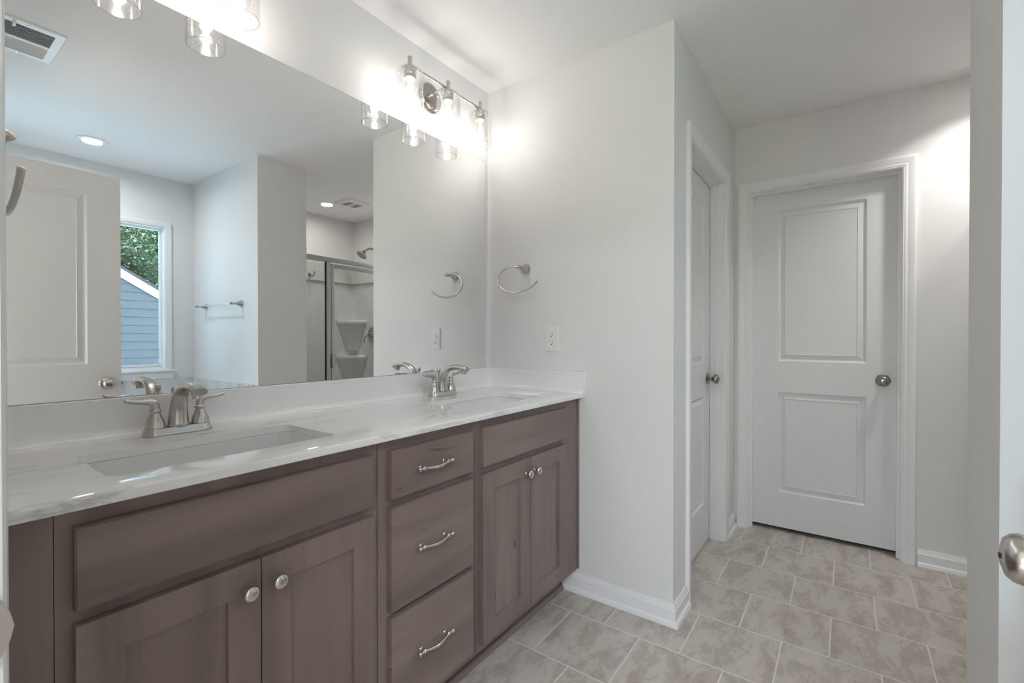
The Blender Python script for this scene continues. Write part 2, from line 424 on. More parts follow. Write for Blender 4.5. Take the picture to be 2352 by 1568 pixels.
# baseboards with shoe moulding: a outwards from the wall, b up
BB = [(0, 0), (.027, 0), (.0265, .008), (.0225, .0165), (.0145, .021), (.0145, .062), (.012, .064), (.0105, .072), (.006, .078), (.005, .0835), (0, .0835)]
def base(name, path, label): struct(name, mould(BM(), path, BB, (0, 0, 1)), TRIM, label, 'baseboard')
base('baseboard_towel_ring', [(0, -.4552, 0), (0, YC, 0), (.176, YC, 0)], 'baseboard wrapping the wall end at the vanity')
base('baseboard_hall', [(1.0085, YC, 0), (XF, YC, 0)], 'short baseboard between the two hall doors')
base('baseboard_far', [(XF, -1.8215, 0), (XF, -2.1, 0)], 'baseboard right of the far door')
base('baseboard_partition', [(PX1, -2.1, 0), (PX1, PY, 0), (PX0, PY, 0), (PX0, PY-.02, 0)], 'baseboard around the partition')

# door and window casing profile: a sideways (outwards from the opening), b off the wall
CAS = [(0, 0), (0, .008), (.004, .0105), (.0075, .0095), (.009, .0115), (.018, .0135), (.022, .0125), (.026, .0145), (.045, .0165), (.053, .017), (.057, .015), (.057, 0)]
def casing(name, path, n, label): struct(name, mould(BM(), path, CAS, n), TRIM, label, 'door casing')
# far door casing / jamb
D1a, D1b, DT = -1.757, -1.041, 2.0425
casing('trim_1', [(XF, D1a, 0), (XF, D1a, DT), (XF, D1b, DT), (XF, D1b, 0)], (-1, 0, 0), 'white casing around the far hall door')
def jamb(name, T_, u0, u1, top, depth, stop, label):
    bm = BM()
    def bx(a0, a1, d0, d1, z0, z1):
        p = T_(a0, d0, z0); q = T_(a1, d1, z1)
        box(bm, min(p[0], q[0]), max(p[0], q[0]), min(p[1], q[1]), max(p[1], q[1]), min(p[2], q[2]), max(p[2], q[2]))
    bx(u0-.019, u0+.004, 0, depth, 0, top+.019); bx(u1-.004, u1+.019, 0, depth, 0, top+.019); bx(u0+.004, u1-.004, 0, depth, top-.004, top+.019)
    s0, s1 = stop
    bx(u0+.004, u0+.016, s0, s1, 0, top-.004); bx(u1-.016, u1-.004, s0, s1, 0, top-.004); bx(u0+.016, u1-.016, s0, s1, top-.016, top-.004)
    return struct(name, bm, TRIM, label, 'door jamb')
jamb('trim_2', lambda a, d, z: (XF+d, a, z), D1a, D1b, DT, T, (.03, .062), 'white jamb lining the far hall door')
D2a, D2b = .235, .950
casing('trim_3', [(D2a, YC, 0), (D2a, YC, DT), (D2b, YC, DT), (D2b, YC, 0)][::-1], (0, -1, 0), 'white casing around the closet door')
jamb('trim_4', lambda a, d, z: (a, YC+d, z), D2a, D2b, DT, T, (.038, .0735), 'white jamb lining the closet door')
casing('trim_5', [(XL, DJ0-.005, 0), (XL, DJ0-.005, DT), (XL, DJ1+.005, DT), (XL, DJ1+.005, 0)][::-1], (1, 0, 0), 'white casing at the left edge of the photo')
jm = jamb('trim_6', lambda a, d, z: (XL-d, a, z), DJ0-.004, DJ1+.004, DT, T, (.037, .075), 'white jamb at the left edge of the photo')
# strike plate let into the latch side of the entrance jamb
bm = BM()
zc = .917
pts = [(-1.862, zc-.029), (-1.839, zc-.029), (-1.832, zc-.024), (-1.8262, zc-.012), (-1.8237, zc), (-1.8262, zc+.012), (-1.832, zc+.024), (-1.839, zc+.029), (-1.862, zc+.029)]
f = [bm.verts.new((x+.0105*0, DJ1-.0018, z)) for x, z in pts]; b = [bm.verts.new((x, DJ1-.0002, z)) for x, z in pts]
bm.faces.new(f); bm.faces.new(b[::-1])
for k in range(len(f)): bm.faces.new((f[k], f[(k+1) % len(f)], b[(k+1) % len(f)], b[k]))
obj('strike_plate', bm, NICK, jm, label='brushed metal strike plate')

# doors
RP = [(0, 0), (.003, -.003), (.009, -.0105), (.015, -.0115), (.040, -.003), (.0425, -.006)]
def knob_parts(parent, c, n, m, rosette_r=.032, pin=False):
    """round door knob standing off a face at c along n"""
    c = Vector(c); n = Vector(n)
    k = obj('door_knob', lathe(BM(), [(.011, .004), (.0105, .026), (.0135, .031), (.021, .034), (.0262, .041), (.0272, .048), (.0255, .055), (.0205, .0605), (.011, .0635), (0, .0645)], c, n, 36), m, parent, 60)
    obj('rosette', lathe(BM(), [(0, 0), (rosette_r, 0), (rosette_r+.001, .003), (rosette_r-.003, .0065), (.018, .0095), (.011, .0105), (0, .0105)], c, n, 40), m, k, 40)
    obj('lock_button', lathe(BM(), [(0, 0), (.0032, 0), (.0032, .0012), (0, .0012)], c + n*.0642, n, 12), PLASTD, k)
    return k
def door(name, Tf, u0, u1, z0, z1, pu0, pu1, label, cells_z=((.236, .837), (1.0225, 1.925)), both=False):
    bm = BM()
    us = [u0, pu0, pu1, u1]; vs = [z0, cells_z[0][0], cells_z[0][1], cells_z[1][0], cells_z[1][1], z1]
    panelled(bm, Tf, us, vs, {(1, 1), (1, 3)}, RP, .035)
    return struct(name, bm, DOORP, label, 'door', smooth=20)
d1 = door('door_1', lambda u, v, d: (XF+.0625-d, u, v), D1a+.006, D1b-.006, .024, 2.034, -1.613, -1.19, 'white two panel door at the end of the hall, facing the camera')
knob_parts(d1, (XF+.0625, -1.6845, .9315), (-1, 0, 0), NICKD)
d2 = door('door_2', lambda u, v, d: (u, YC+.075-d, v), D2a+.006, D2b-.006, .012, 2.034, .370, .812, 'white two panel closet door set back in the hall side wall')
knob_parts(d2, (.880, YC+.075, .931), (0, -1, 0), NICKD)
EY = -1.7295
d3 = door('door_3', lambda u, v, d: (u, EY+d, v), XL+.006, -1.093, .012, 2.0385, XL+.137, -1.232, 'white entrance door standing open at the right edge of the photo')
knob_parts(d3, (-1.156, EY, .917), (0, 1, 0), NICK)
obj('latch_bolt', box(BM(), -1.0935, -1.082, EY-.024, EY-.011, .906, .928, .002), NICK, d3)
bm = BM()
for z in (.25, 1.05, 1.83): tube(bm, [(XL+.004, EY+.004, z-.045), (XL+.004, EY+.004, z+.045)], .006, 12)
obj('hinge', bm, NICK, d3)

# window: frame, pane, casing, sill
wn = thing('window_1', 'fixed window over the tub, seen in the mirror', 'window', (-1.06, YW-.06, 1.48), kind='structure')
def wf(q): return [(WX0+q, YW-.085, WZ0+q), (WX0+q, YW-.085, WZ1-q), (WX1-q, YW-.085, WZ1-q), (WX1-q, YW-.085, WZ0+q)][::-1]
obj('window_frame', mould(BM(), wf(0), [(0, 0), (0, .05), (.005, .05), (.0075, .046), (.0095, .046), (.0095, 0)], (0, 1, 0), closed=True), TRIM, wn)
bm = mould(BM(), wf(.0095), [(0, .002), (0, .036), (.0055, .036), (.009, .03), (.009, .002)], (0, 1, 0), closed=True)
box(bm, WX0+.0185, WX1-.0185, YW-.083, YW-.05, WZ0+.0185, WZ0+.0345, .002)
obj('sash', bm, TRIM, wn)
pane = obj('window_pane', box(BM(), WX0+.0187, WX1-.0187, YW-.067, YW-.063, WZ0+.0347, WZ1-.0187), PANE, wn, 0)
obj('sticker', box(BM(), -.59, -.562, YW-.0628, YW-.0625, 1.968, 1.985), PLAST, pane, 0, label='small white maker sticker at the top corner')
bm = BM()
box(bm, WX0-.002, WX0+.004, YW-.06, YW, WZ0, WZ1); box(bm, WX1-.004, WX1+.002, YW-.06, YW, WZ0, WZ1); box(bm, WX0, WX1, YW-.06, YW, WZ1-.004, WZ1+.002)
struct('trim_7', bm, TRIM, 'white lining of the tub window opening', 'window trim')
WC = [(a*.72, b) for a, b in CAS]
bm = mould(BM(), [(WX0, YW, WZ0-.005), (WX0, YW, WZ1), (WX1, YW, WZ1), (WX1, YW, WZ0-.005)], WC, (0, 1, 0))
struct('trim_8', bm, TRIM, 'white casing around the tub window', 'window trim')
bm = BM(); box(bm, WX0-.075, WX1+.075, YW-.06, YW+.03, WZ0-.024, WZ0-.004, .004)
struct('trim_9', bm, TRIM, 'white window sill over the tub', 'window sill')
bm = BM(); v = [(WX0-.07, .889), (WX1+.07, .889), (WX1+.045, .838), (WX0-.045, .838)]
f = [bm.verts.new((x, YW+.017, z)) for x, z in v]; b = [bm.verts.new((x, YW+.0005, z)) for x, z in v]
bm.faces.new(f); bm.faces.new(b[::-1])
for k in range(4): bm.faces.new((f[k], f[(k+1) % 4], b[(k+1) % 4], b[k]))
struct('trim_10', bm, TRIM, 'white apron under the tub window sill', 'window trim')

# tub surround tile and the tub itself
bm = BM(); box(bm, XL+.0005, PX0-.012, YW+.0005, YW+.012, .5, .8365); box(bm, PX0-.012, PX0-.0005, YW+.0005, -1.872, .5, .8305); box(bm, XL+.0005, XL+.012, YW+.012, -1.93, .5, .8305)
struct('trim_11', bm, TUBTILE, 'band of grey white marble tile above the tub', 'wall tile')
tub = thing('bathtub', 'white drop in bathtub under the window, low in its alcove', 'bathtub', (-1.06, -2.42, 0))
tx0, tx1, ty0, ty1 = XL+.013, PX0-.013, YW+.013, -1.90
bm = BM(); box(bm, tx0, tx1, ty1-.03, ty1, 0, .497)
obj('tub_apron', bm, TUBTILE, tub)
bm = BM(); loops = []
outer = [(tx1, ty1), (tx0, ty1), (tx0, ty0), (tx1, ty0)]
for (x0, x1, y0, y1, r, z) in ((tx0, tx1, ty0, ty1, .01, .50), (tx0, tx1, ty0, ty1, .01, .52), (tx0+.14, tx1-.14, ty0+.1, ty1-.1, .2, .522), (tx0+.15, tx1-.15, ty0+.11, ty1-.11, .2, .512), (tx0+.2, tx1-.24, ty0+.16, ty1-.15, .2, .2), (tx0+.28, tx1-.34, ty0+.22, ty1-.21, .15, .13)):
    loops.append([bm.verts.new((x, y, z)) for x, y in rrect(x0, x1, y0, y1, r)])
for a, b in zip(loops, loops[1:]):
    k = len(a)
    for i in range(k): bm.faces.new((a[i], a[(i+1) % k], b[(i+1) % k], b[i]))
bm.faces.new(loops[-1])
obj('tub_shell', bm, CERAM, tub)

# ------------------------------------------------------------------ vanity cabinets
YFF = -.53          # face frame front
ZB, ZT = .107, .891
def pull(parent, cx, z):
    """drawer pull: bowed grip between two ball posts"""
    y = -.549; hw = .0475
    p = obj('drawer_pull', tube(BM(), spline([(cx-hw, y-.0165, z), (cx-hw*.55, y-.0215, z-.002), (cx, y-.0245, z-.004), (cx+hw*.55, y-.0215, z-.002), (cx+hw, y-.0165, z)], 8), lambda t: .0032+.0022*math.sin(PI*t)**2, 12), CHROME, parent)
    for s in (-1, 1):
        bm = lathe(BM(), [(.0068, 0), (.007, .0015), (.0046, .0045), (.0042, .010), (.0064, .013), (.0066, .0185), (.0035, .0218), (0, .0222)], (cx+s*hw, y, z), (0, -1, 0), 18)
        lathe(bm, [(0, -.003), (.0038, 0), (.0046, .004), (.0032, .008), (.0042, .010), (.0066, .0135), (.0074, .0175), (.0055, .022), (0, .0245)], (cx+s*(hw+.001), y-.016, z), (s, 0, 0), 16)
        obj('pull_post', bm, CHROME, p)
def cab_knob(parent, x, z):
    obj('door_knob', lathe(BM(), [(.0095, 0), (.0095, .002), (.006, .006), (.0055, .012), (.0095, .0155), (.0148, .0185), (.0162, .0225), (.0148, .0265), (.0095, .0292), (0, .0300)], (x, -.549, z), (0, -1, 0), 28), CHROME, parent, 60)
def carcass(x0, x1, rails):
    bm = BM()
    box(bm, x0, x0+.0175, YFF+.0195, -.004, ZB, ZT); box(bm, x1-.0175, x1, YFF+.0195, -.004, ZB, ZT); box(bm, x0+.0175, x1-.0175, YFF+.0195, -.004, ZB, ZB+.02)
    box(bm, x0+.0175, x1-.0175, -.016, -.004, ZB+.02, ZT)
    return bm
def face_frame(x0, x1, rails):
    bm = BM(); g = .0005
    box(bm, x0+g, x0+.04, YFF, YFF+.019, ZB, ZT); box(bm, x1-.04, x1-g, YFF, YFF+.019, ZB, ZT)
    for a, b in rails: box(bm, x0+.04, x1-.04, YFF, YFF+.019, a, b)
    return bm
def slab_front(x0, x1, z0, z1):
    bm = BM(); box(bm, x0, x1, -.549, YFF-.0006, z0, z1)
    es = [e for e in bm.edges if all(abs(v.co.y+.549) < 1e-5 for v in e.verts)]
    bmesh.ops.bevel(bm, geom=es, offset=.002, segments=2, affect='EDGES'); return bm
def shaker(x0, x1, z0, z1):
    s = .062; bm = BM()
    panelled(bm, lambda u, v, d: (u, -.549-d, v), [x0, x0+s, x1-s, x1], [z0, z0+s, z1-s, z1], {(1, 1)}, [(0, 0), (.0012, -.0085), (.003, -.009)], .0184)
    return bm
def sink_base(x0, label):
    x1 = x0+.6096
    t = thing('sink_base_cabinet', label, 'cabinet', ((x0+x1)/2, -.265, ZB), 'sink base cabinets of the vanity')
    obj('cabinet_box', carcass(x0, x1, 0), DARK, t)
    obj('face_frame', face_frame(x0, x1, [(ZB, ZB+.04), (.70, .735), (.855, ZT)]), WOODV, t)
    c = (x0+x1)/2
    obj('false_drawer_front', slab_front(c-.2835, c+.2835, .7285, .861), WOODH, t)
    for s in (-1, 1):
        a, b = (c-.2835, c-.0013) if s < 0 else (c+.0013, c+.2835)
        d = obj('cabinet_door', shaker(a, b, .136, .7055), WOODV, t, 20)
        cab_knob(d, c+s*.0295, .6505)
    return t
UL = -1.7306
sb = sink_base(UL, 'dark brown sink base cabinet at the left, nearest the camera, under the left sink')
copy_tree(sb, (.9998+.0020, 0, 0), 'dark brown sink base cabinet at the right end of the vanity, beside the white wall')
x0 = UL+.6096+.001; x1 = x0+.3912
t = thing('drawer_base_cabinet', 'dark brown three drawer cabinet in the middle of the vanity between the sink bases', 'cabinet', ((x0+x1)/2, -.265, ZB))
obj('cabinet_box', carcass(x0, x1, 0), DARK, t)
obj('face_frame', face_frame(x0, x1, [(ZB, ZB+.04), (.405, .43), (.70, .73), (.855, ZT)]), WOODV, t)
for a, b, zp in ((.7275, .8605, .7935), (.4265, .7068, .571), (.136, .410, .2765)):
    d = obj('drawer', slab_front(-1.0905, -.7552, a, b), WOODH, t)
    pull(d, -.9375, zp)
# fillers, scribe, toe kick
xe = UL+.6096*2+.3912+.003
tag(obj('filler_strip', box(BM(), XL+.0015, UL-.0006, YFF, YFF+.019, ZB, ZT), WOODV), 'dark brown filler board left of the vanity cabinets at the entrance wall', 'filler board')
tag(obj('filler_strip', box(BM(), xe+.0006, -.0125, YFF, YFF+.019, ZB, ZT), WOODV), 'dark brown filler board right of the vanity cabinets at the white wall', 'filler board')
tag(obj('scribe_moulding', box(BM(), -.0128, -.0008, YFF-.007, YFF-.0004, ZB, ZT, .002), WOODV), 'thin dark brown upright moulding where the vanity meets the white wall', 'moulding')
tk = thing('toe_kick', 'dark brown toe kick board under the vanity cabinets', 'toe kick', (-.9, -.45, 0))
obj('kick_board', box(BM(), XL+.003, -.028, -.4545, -.442, .001, ZB-.0015), WOODH, tk)
bm = BM(); q = [(0, 0)] + [(.0165*math.cos(math.radians(a)), .019*math.sin(math.radians(a))) for a in range(0, 91, 15)]
mould(bm, [(XL+.003, -.4547, .0006), (-.0275, -.4547, .0006)][::1], q, (0, 0, 1))
obj('shoe_moulding', bm, WOODH, tk)

# ------------------------------------------------------------------ countertop with two sink cutouts
CZ0, CZ1, CYF = .8916, .9105, -.5625
SINKS = ((-1.648, -1.193), (-.661, -.206)); SY0, SY1 = -.462, -.212
ct = thing('countertop', 'white veined quartz vanity countertop with low backsplash', 'countertop', (-.92, -.28, CZ0))
bm = BM()
xs = [XL+.0015, SINKS[0][0]-.03, SINKS[0][1]+.03, SINKS[1][0]-.03, SINKS[1][1]+.03, -.0015]
yb0, yb1 = SY0-.03, SY1+.03; yback = -.0005
er = .0045; fy = CYF
def quad(bm, pts): return bm.faces.new([bm.verts.new(p) for p in pts])
for z in (CZ1, CZ0):
    ff = fy+er if z == CZ1 else fy+.0015
    for i in range(5):
        if i in (1, 3):
            quad(bm, [(xs[i], ff, z), (xs[i+1], ff, z), (xs[i+1], yb0, z), (xs[i], yb0, z)])
            quad(bm, [(xs[i], yb1, z), (xs[i+1], yb1, z), (xs[i+1], yback, z), (xs[i], yback, z)])
            s = SINKS[0] if i == 1 else SINKS[1]
            inn = rrect(s[0], s[1], SY0, SY1, .022, 6); k = len(inn); n = k//4
            cor = [(xs[i+1], yb1), (xs[i], yb1), (xs[i], yb0), (xs[i+1], yb0)]
            iv = [bm.verts.new((x, y, z)) for x, y in inn]; cv = [bm.verts.new((x, y, z)) for x, y in cor]
            for c in range(4):
                seg = iv[c*n:(c+1)*n]
                for a, b in zip(seg, seg[1:]): bm.faces.new((cv[c], a, b))
                nx = iv[((c+1)*n) % k]; bm.faces.new((cv[c], seg[-1], nx, cv[(c+1) % 4]))
        else:
            quad(bm, [(xs[i], ff, z), (xs[i+1], ff, z), (xs[i+1], yb0, z), (xs[i], yb0, z)])
            quad(bm, [(xs[i], yb0, z), (xs[i+1], yb0, z), (xs[i+1], yb1, z), (xs[i], yb1, z)])
            quad(bm, [(xs[i], yb1, z), (xs[i+1], yb1, z), (xs[i+1], yback, z), (xs[i], yback, z)])
for s in SINKS:   # cutout walls
    inn = rrect(s[0], s[1], SY0, SY1, .022, 6); k = len(inn)
    for i in range(k):
        a, b = inn[i], inn[(i+1) % k]; quad(bm, [(*a, CZ0), (*b, CZ0), (*b, CZ1), (*a, CZ1)])
ep = [(fy+.0015, CZ0), (fy, CZ0+.0015)] + [(fy+er-er*math.cos(math.radians(a)), CZ1-er+er*math.sin(math.radians(a))) for a in (0, 30, 60, 90)]
for i in range(5):
    for a, b in zip(ep, ep[1:]): quad(bm, [(xs[i], a[0], a[1]), (xs[i+1], a[0], a[1]), (xs[i+1], b[0], b[1]), (xs[i], b[0], b[1])])
for x in (xs[0], xs[-1]): bm.faces.new([bm.verts.new((x, y, z)) for y, z in ep + [(yback, CZ1), (yback, CZ0)]])
quad(bm, [(xs[0], yback, CZ0), (xs[-1], yback, CZ0), (xs[-1], yback, CZ1), (xs[0], yback, CZ1)])
bmesh.ops.remove_doubles(bm, verts=bm.verts, dist=1e-5)
obj('counter_slab', bm, QTZ, ct, 40)
# backsplash with a small cove at its foot
cov = [(.0185-.0145*math.cos(0), 0)]
BS = [(0, .0003), (.034, .0003), (.0285, .0016), (.0245, .005), (.0215, .0105), (.0195, .019), (.0192, .0945), (.0175, .0965), (0, .0965)]
bm = mould(BM(), [(-.0205, -.0006, CZ1), (XL+.0015, -.0006, CZ1)][::-1], BS, (0, 0, 1))
obj('backsplash', bm, SPLASH, ct)
bm = mould(BM(), [(-.0016, CYF-.004, CZ1), (-.0016, -.0006, CZ1)][::-1], BS, (0, 0, 1))
box(bm, -.0075, -.0012, CYF-.0062, CYF-.0005, CZ0-.0015, CZ1+.0967, .001)
obj('side_splash', bm, SPLASH, ct)

def sink(s, label):
    c = (s[0]+s[1])/2
    t = thing('undermount_sink', label, 'sink', (c, -.337, CZ0-.15), 'undermount sinks of the vanity')
    bm = BM(); loops = []
    for g, r, z in ((.03, .03, CZ0-.0006), (-.004, .03, CZ0-.0006), (-.004, .03, CZ0-.004), (.0, .03, CZ0-.02), (-.012, .04, CZ0-.09), (-.03, .05, CZ0-.118), (-.07, .05, CZ0-.128), (-.105, .03, CZ0-.132)):
        loops.append([bm.verts.new((x, y, z)) for x, y in rrect(s[0]-g, s[1]+g, SY0-g, SY1+g, r, 6)])
    loops.append([bm.verts.new((c+.022*math.cos(2*PI*i/len(loops[0])+PI/len(loops[0])), -.337+.022*math.sin(2*PI*i/len(loops[0])), CZ0-.1335)) for i in range(len(loops[0]))])
    for a, b in zip(loops, loops[1:]):
        k = len(a)
        for i in range(k): bm.faces.new((a[i], a[(i+1) % k], b[(i+1) % k], b[i]))
    obj('basin', bm, CERAM, t, 60)
    obj('drain', lathe(BM(), [(0, .004), (.012, .0045), (.0155, .003), (.016, .001), (.021, .0015), (.0225, 0), (.0225, -.01), (0, -.01)], (c, -.337, CZ0-.133), (0, 0, 1), 28), CHROME, t)
    return t
sk = sink(SINKS[0], 'white undermount sink in front of the left faucet')
copy_tree(sk, (SINKS[1][0]-SINKS[0][0], 0, 0), 'white undermount sink in front of the right faucet')

# ------------------------------------------------------------------ faucets
def faucet(cx, label):
    cy, z = -.092, CZ1
    t = thing('faucet', label, 'faucet', (cx, cy, z), 'two handle vanity faucets')
    bm = BM(); loops = []
    hx = .0505
    def stadium(r, zz, n=14):
        o = []
        for s in (1, -1):
            for k in range(n+1):
                a = -PI/2 + PI*k/n
                o.append((cx + s*(hx + r*math.cos(a)), cy + s*r*math.sin(a), zz))
        return o
    for r, zz in ((.0285, z+.0006), (.0288, z+.003), (.0275, z+.006), (.0252, z+.012), (.0238, z+.0175), (.0225, z+.0195)):
        loops.append([bm.verts.new(p) for p in stadium(r, zz)])
    for a, b in zip(loops, loops[1:]):
        k = len(a)
        for i in range(k): bm.faces.new((a[i], a[(i+1) % k], b[(i+1) % k], b[i]))
    bm.faces.new(loops[-1]); bm.faces.new(loops[0][::-1])
    obj('base_plate', bm, NICK, t, 50)
    zb = z+.0197
    for s in (-1, 1):
        hc = (cx+s*.0508, cy, zb)
        h = obj('handle_body', lathe(BM(), [(0, 0), (.0222, 0), (.0226, .0015), (.0218, .003), (.0210, .008), (.0198, .0155), (.0178, .0205), (.0148, .0265), (.0122, .033), (.0112, .0375), (.0122, .039), (.0136, .0415), (.0136, .0445), (.0118, .0475), (.0102, .0485), (0, .0485)], hc, (0, 0, 1), 30), NICK, t, 45)
        # lever: stem that bends outwards and ends in a leaf shaped paddle
        zl = zb+.0487; x = hc[0]
        pts = spline([(x, cy, zl), (x, cy, zl+.008), (x+s*.0035, cy, zl+.0145), (x+s*.014, cy, zl+.0185), (x+s*.028, cy-.0005, zl+.0195), (x+s*.044, cy-.001, zl+.0215), (x+s*.057, cy-.0015, zl+.025), (x+s*.064, cy-.002, zl+.0275)], 8)
        def rr(tt):
            if tt < .32: return (.0097, .0097)
            q = (tt-.32)/.68
            e = math.sqrt(max(0, 1-max(0, (q-.72)/.28)**2))
            return ((.0097 - .0020*math.sin(PI*min(1, q*1.6)))*max(e, .25), (.0097 - .0054*min(1, q*2.2) + .0016*max(0, math.sin(PI*(q-.3)/.7)))*max(e, .3))
        obj('lever', tube(BM(), pts, rr, 16, ref=(0, 1, 0)), NICK, h, 60)
    # spout: wide fluted foot, rising and arching forward
    pts = spline([(cx, cy, zb), (cx, cy, zb+.022), (cx, cy-.002, zb+.046), (cx, cy-.0095, zb+.069), (cx, cy-.025, zb+.0885), (cx, cy-.048, zb+.1015), (cx, cy-.076, zb+.107), (cx, cy-.106, zb+.1055), (cx, cy-.128, zb+.101), (cx, cy-.142, zb+.0965)], 8)
    def sr(tt):
        q = min(1, tt/.55); r = max(0, (tt-.55)/.45)
        return (.0252 - .0092*q**.8 + .0005*r, .0215 - .0105*q**.8 - .0010*r)
    sp = obj('spout', tube(BM(), pts, sr, 24, ref=(1, 0, 0)), NICK, t, 60)
    obj('spout_collar', lathe(BM(), [(0, 0), (.0282, 0), (.0282, .0018), (.0258, .0034), (0, .0034)], (cx, cy, zb), (0, 0, 1), 30, 1, .92), NICK, sp)
    obj('aerator', lathe(BM(), [(0, .020), (.0150, .018), (.0142, .0065), (.0112, .0055), (.0112, -.002), (.0095, -.0025), (0, -.0015)], (cx, cy-.125, zb+.0885-.0075), (0, 0, 1), 24), NICK, sp)
    r = obj('lift_rod', tube(BM(), [(cx, cy+.030-.006, z+.010), (cx, cy+.030-.006, z+.098)], .0026, 10), NICK, t)
    obj('lift_knob', lathe(BM(), [(0, 0), (.005, .0005), (.0062, .004), (.0082, .010), (.0086, .016), (.0070, .021), (0, .023)], (cx, cy+.024, z+.096), (0, 0, 1), 20), NICK, r)
    return t
fc = faucet(-1.4205, 'brushed nickel two handle faucet behind the left sink')
copy_tree(fc, (.989, 0, 0), 'brushed nickel two handle faucet behind the right sink')

# ------------------------------------------------------------------ mirror
MR = -.0325
mr = thing('wall_mirror', 'long frameless wall mirror above the vanity backsplash', 'mirror', (-.93, -.003, 1.0078))
bm = BM(); quad(bm, [(XL+.02, -.0052, 1.0078), (MR, -.0052, 1.0078), (MR, -.0052, 2.0725), (XL+.02, -.0052, 2.0725)])
obj('mirror_face', bm, MIRROR, mr, 0)
obj('mirror_back', box(BM(), XL+.02, MR+.0009, -.0050, -.0006, 1.0078, 2.0734), MIREDGE, mr, 0)

# ------------------------------------------------------------------ vanity lights
def vanity_light(cx, label):
    y, zbar = -.116, 2.2445
    t = thing('vanity_light', label, 'wall light', (cx, -.001, 2.235), 'three bulb vanity lights over the mirror')
    obj('backplate', lathe(BM(), [(0, 0), (.0635, 0), (.0635, .009), (.0615, .0115), (.056, .0125), (.055, .0155), (.051, .0185), (.02, .0205), (0, .0205)], (cx, -.0006, 2.235), (0, -1, 0), 48), NICKD, t)
    for s in (-1, 1): obj('plate_screw', lathe(BM(), [(.0035, 0), (.0035, .004), (0, .005)], (cx, -.018, 2.235+s*.042-.004), (0, -1, 0), 12), NICK, t)
    bm = tube(BM(), [(cx-.012, -.02, 2.2445), (cx-.012, y, 2.2445)], .006, 14); lathe(bm, [(.0085, 0), (.0085, .008), (.006, .01)], (cx-.012, -.02, 2.2445), (0, -1, 0), 16)
    obj('arm', bm, NICK, t)
    obj('crossbar', tube(BM(), [(cx-.2175, y, zbar), (cx+.2175, y, zbar)], .0058, 14), NICK, t)
    for k in (-1, 0, 1):
        x = cx+k*.2175
        st = obj('stem', lathe(BM(), [(0, .048), (.0078, .0475), (.0085, .046), (.0085, .012), (.012, .011), (.0215, .006), (.027, .0005), (.0285, -.003), (.0285, -.0045), (0, -.0045)], (x, y, 2.2305), (0, 0, 1), 24), NICK, t)
        sc = obj('socket', lathe(BM(), [(0, -.005), (.0305, -.005), (.0312, -.010), (.027, -.0125), (.0235, -.013), (.0235, -.036), (.0245, -.037), (.0245, -.042), (.0205, -.043), (0, -.036)], (x, y, 2.2305), (0, 0, 1), 28), NICK, t)
        # seeded glass cylinder, open below, with a rounded shoulder
        o = [(.0262, 2.2258), (.0415, 2.2252), (.0495, 2.2215), (.0535, 2.2135), (.054, 2.2035), (.054, 2.0735), (.0535, 2.0725), (.0512, 2.0725), (.0508, 2.0735), (.0508, 2.2025), (.0495, 2.2105), (.0465, 2.2165), (.0405, 2.2205), (.0262, 2.2212), (.0262, 2.2258)]
        sh = obj('glass_shade', lathe(BM(), [(r, z) for r, z in o], (x, y, 0), (0, 0, 1), 44), [SEEDED, GRIM], t, 50)
        for p_ in sh.data.polygons:
            if p_.center.z + wloc(sh).z < 2.0737: p_.material_index = 1
        bl = obj('bulb', lathe(BM(), [(.0125, 2.196), (.0128, 2.184), (.0155, 2.176), (.0245, 2.158), (.0290, 2.143), (.0300, 2.131), (.0285, 2.118), (.0235, 2.107), (.0140, 2.0995), (0, 2.0975)], (x, y, 0), (0, 0, 1), 28), BULBG, t, 80)
        obj('filament', lathe(BM(), [(0, 2.106), (.0025, 2.108), (.0065, 2.120), (.0085, 2.145), (.006, 2.172), (.003, 2.184), (0, 2.186)], (x, y, 0), (0, 0, 1), 14), FILA, bl)
        lamp('bulb_light', 'POINT', (x, y, 2.135), BULB_W, (1, .955, .915), t, shadow_soft_size=.016)
    return t
vl = vanity_light(-.4205, 'nickel three bulb vanity light at the right, in full view above the mirror')
vanity_light(-1.494, 'nickel three bulb vanity light cut off at the top left of the photo')

# ------------------------------------------------------------------ towel rings, bar, outlet
def post(bm, c, n, s=.9):
    lathe(bm, [(0, 0), (.0265*s, 0), (.0270*s, .004), (.0245*s, .0075), (.0232*s, .009), (.0195*s, .017), (.0135*s, .028), (.0105*s, .0355), (.0118*s, .0375), (.0118*s, .040), (.0088*s, .042), (.0075*s, .047), (.0088*s, .056*s), (.0085*s, .064*s), (.0105*s, .067*s), (.0128*s, .072*s), (.0122*s, .077*s), (.0100*s, .084*s), (.0066*s, .090*s), (.0026*s, .0938*s), (0, .0945*s)], c, n, 24)
    return bm
def towel_ring(c, sx, label):
    n = (sx, 0, 0); c = Vector(c)
    t = thing('towel_ring', label, 'towel ring', c, 'nickel towel rings')
    obj('ring_post', post(BM(), c, n), NICK, t, 45)
    rp = [(0, 0), (.045, .003), (.085, -.010), (.112, -.034), (.119, -.058), (.108, -.085), (.080, -.107), (.040, -.120), (0, -.1225), (-.045, -.115), (-.080, -.101), (-.102, -.087), (-.114, -.075)]
    obj('open_ring', tube(BM(), spline([(c.x+sx*.0755, c.y+dy, c.z+dz) for dy, dz in rp], 6), lambda q: .0048 if q < .985 else .0048*math.sqrt(max(.04, 1-((q-.985)/.015)**2)), 14), NICK, t, 60)
    return t
towel_ring((-.0006, -.2425, 1.503), -1, 'nickel open towel ring on the white wall above the outlet')
towel_ring((XL+.0006, -.41, 1.491), 1, 'nickel open towel ring half hidden at the left edge of the photo')
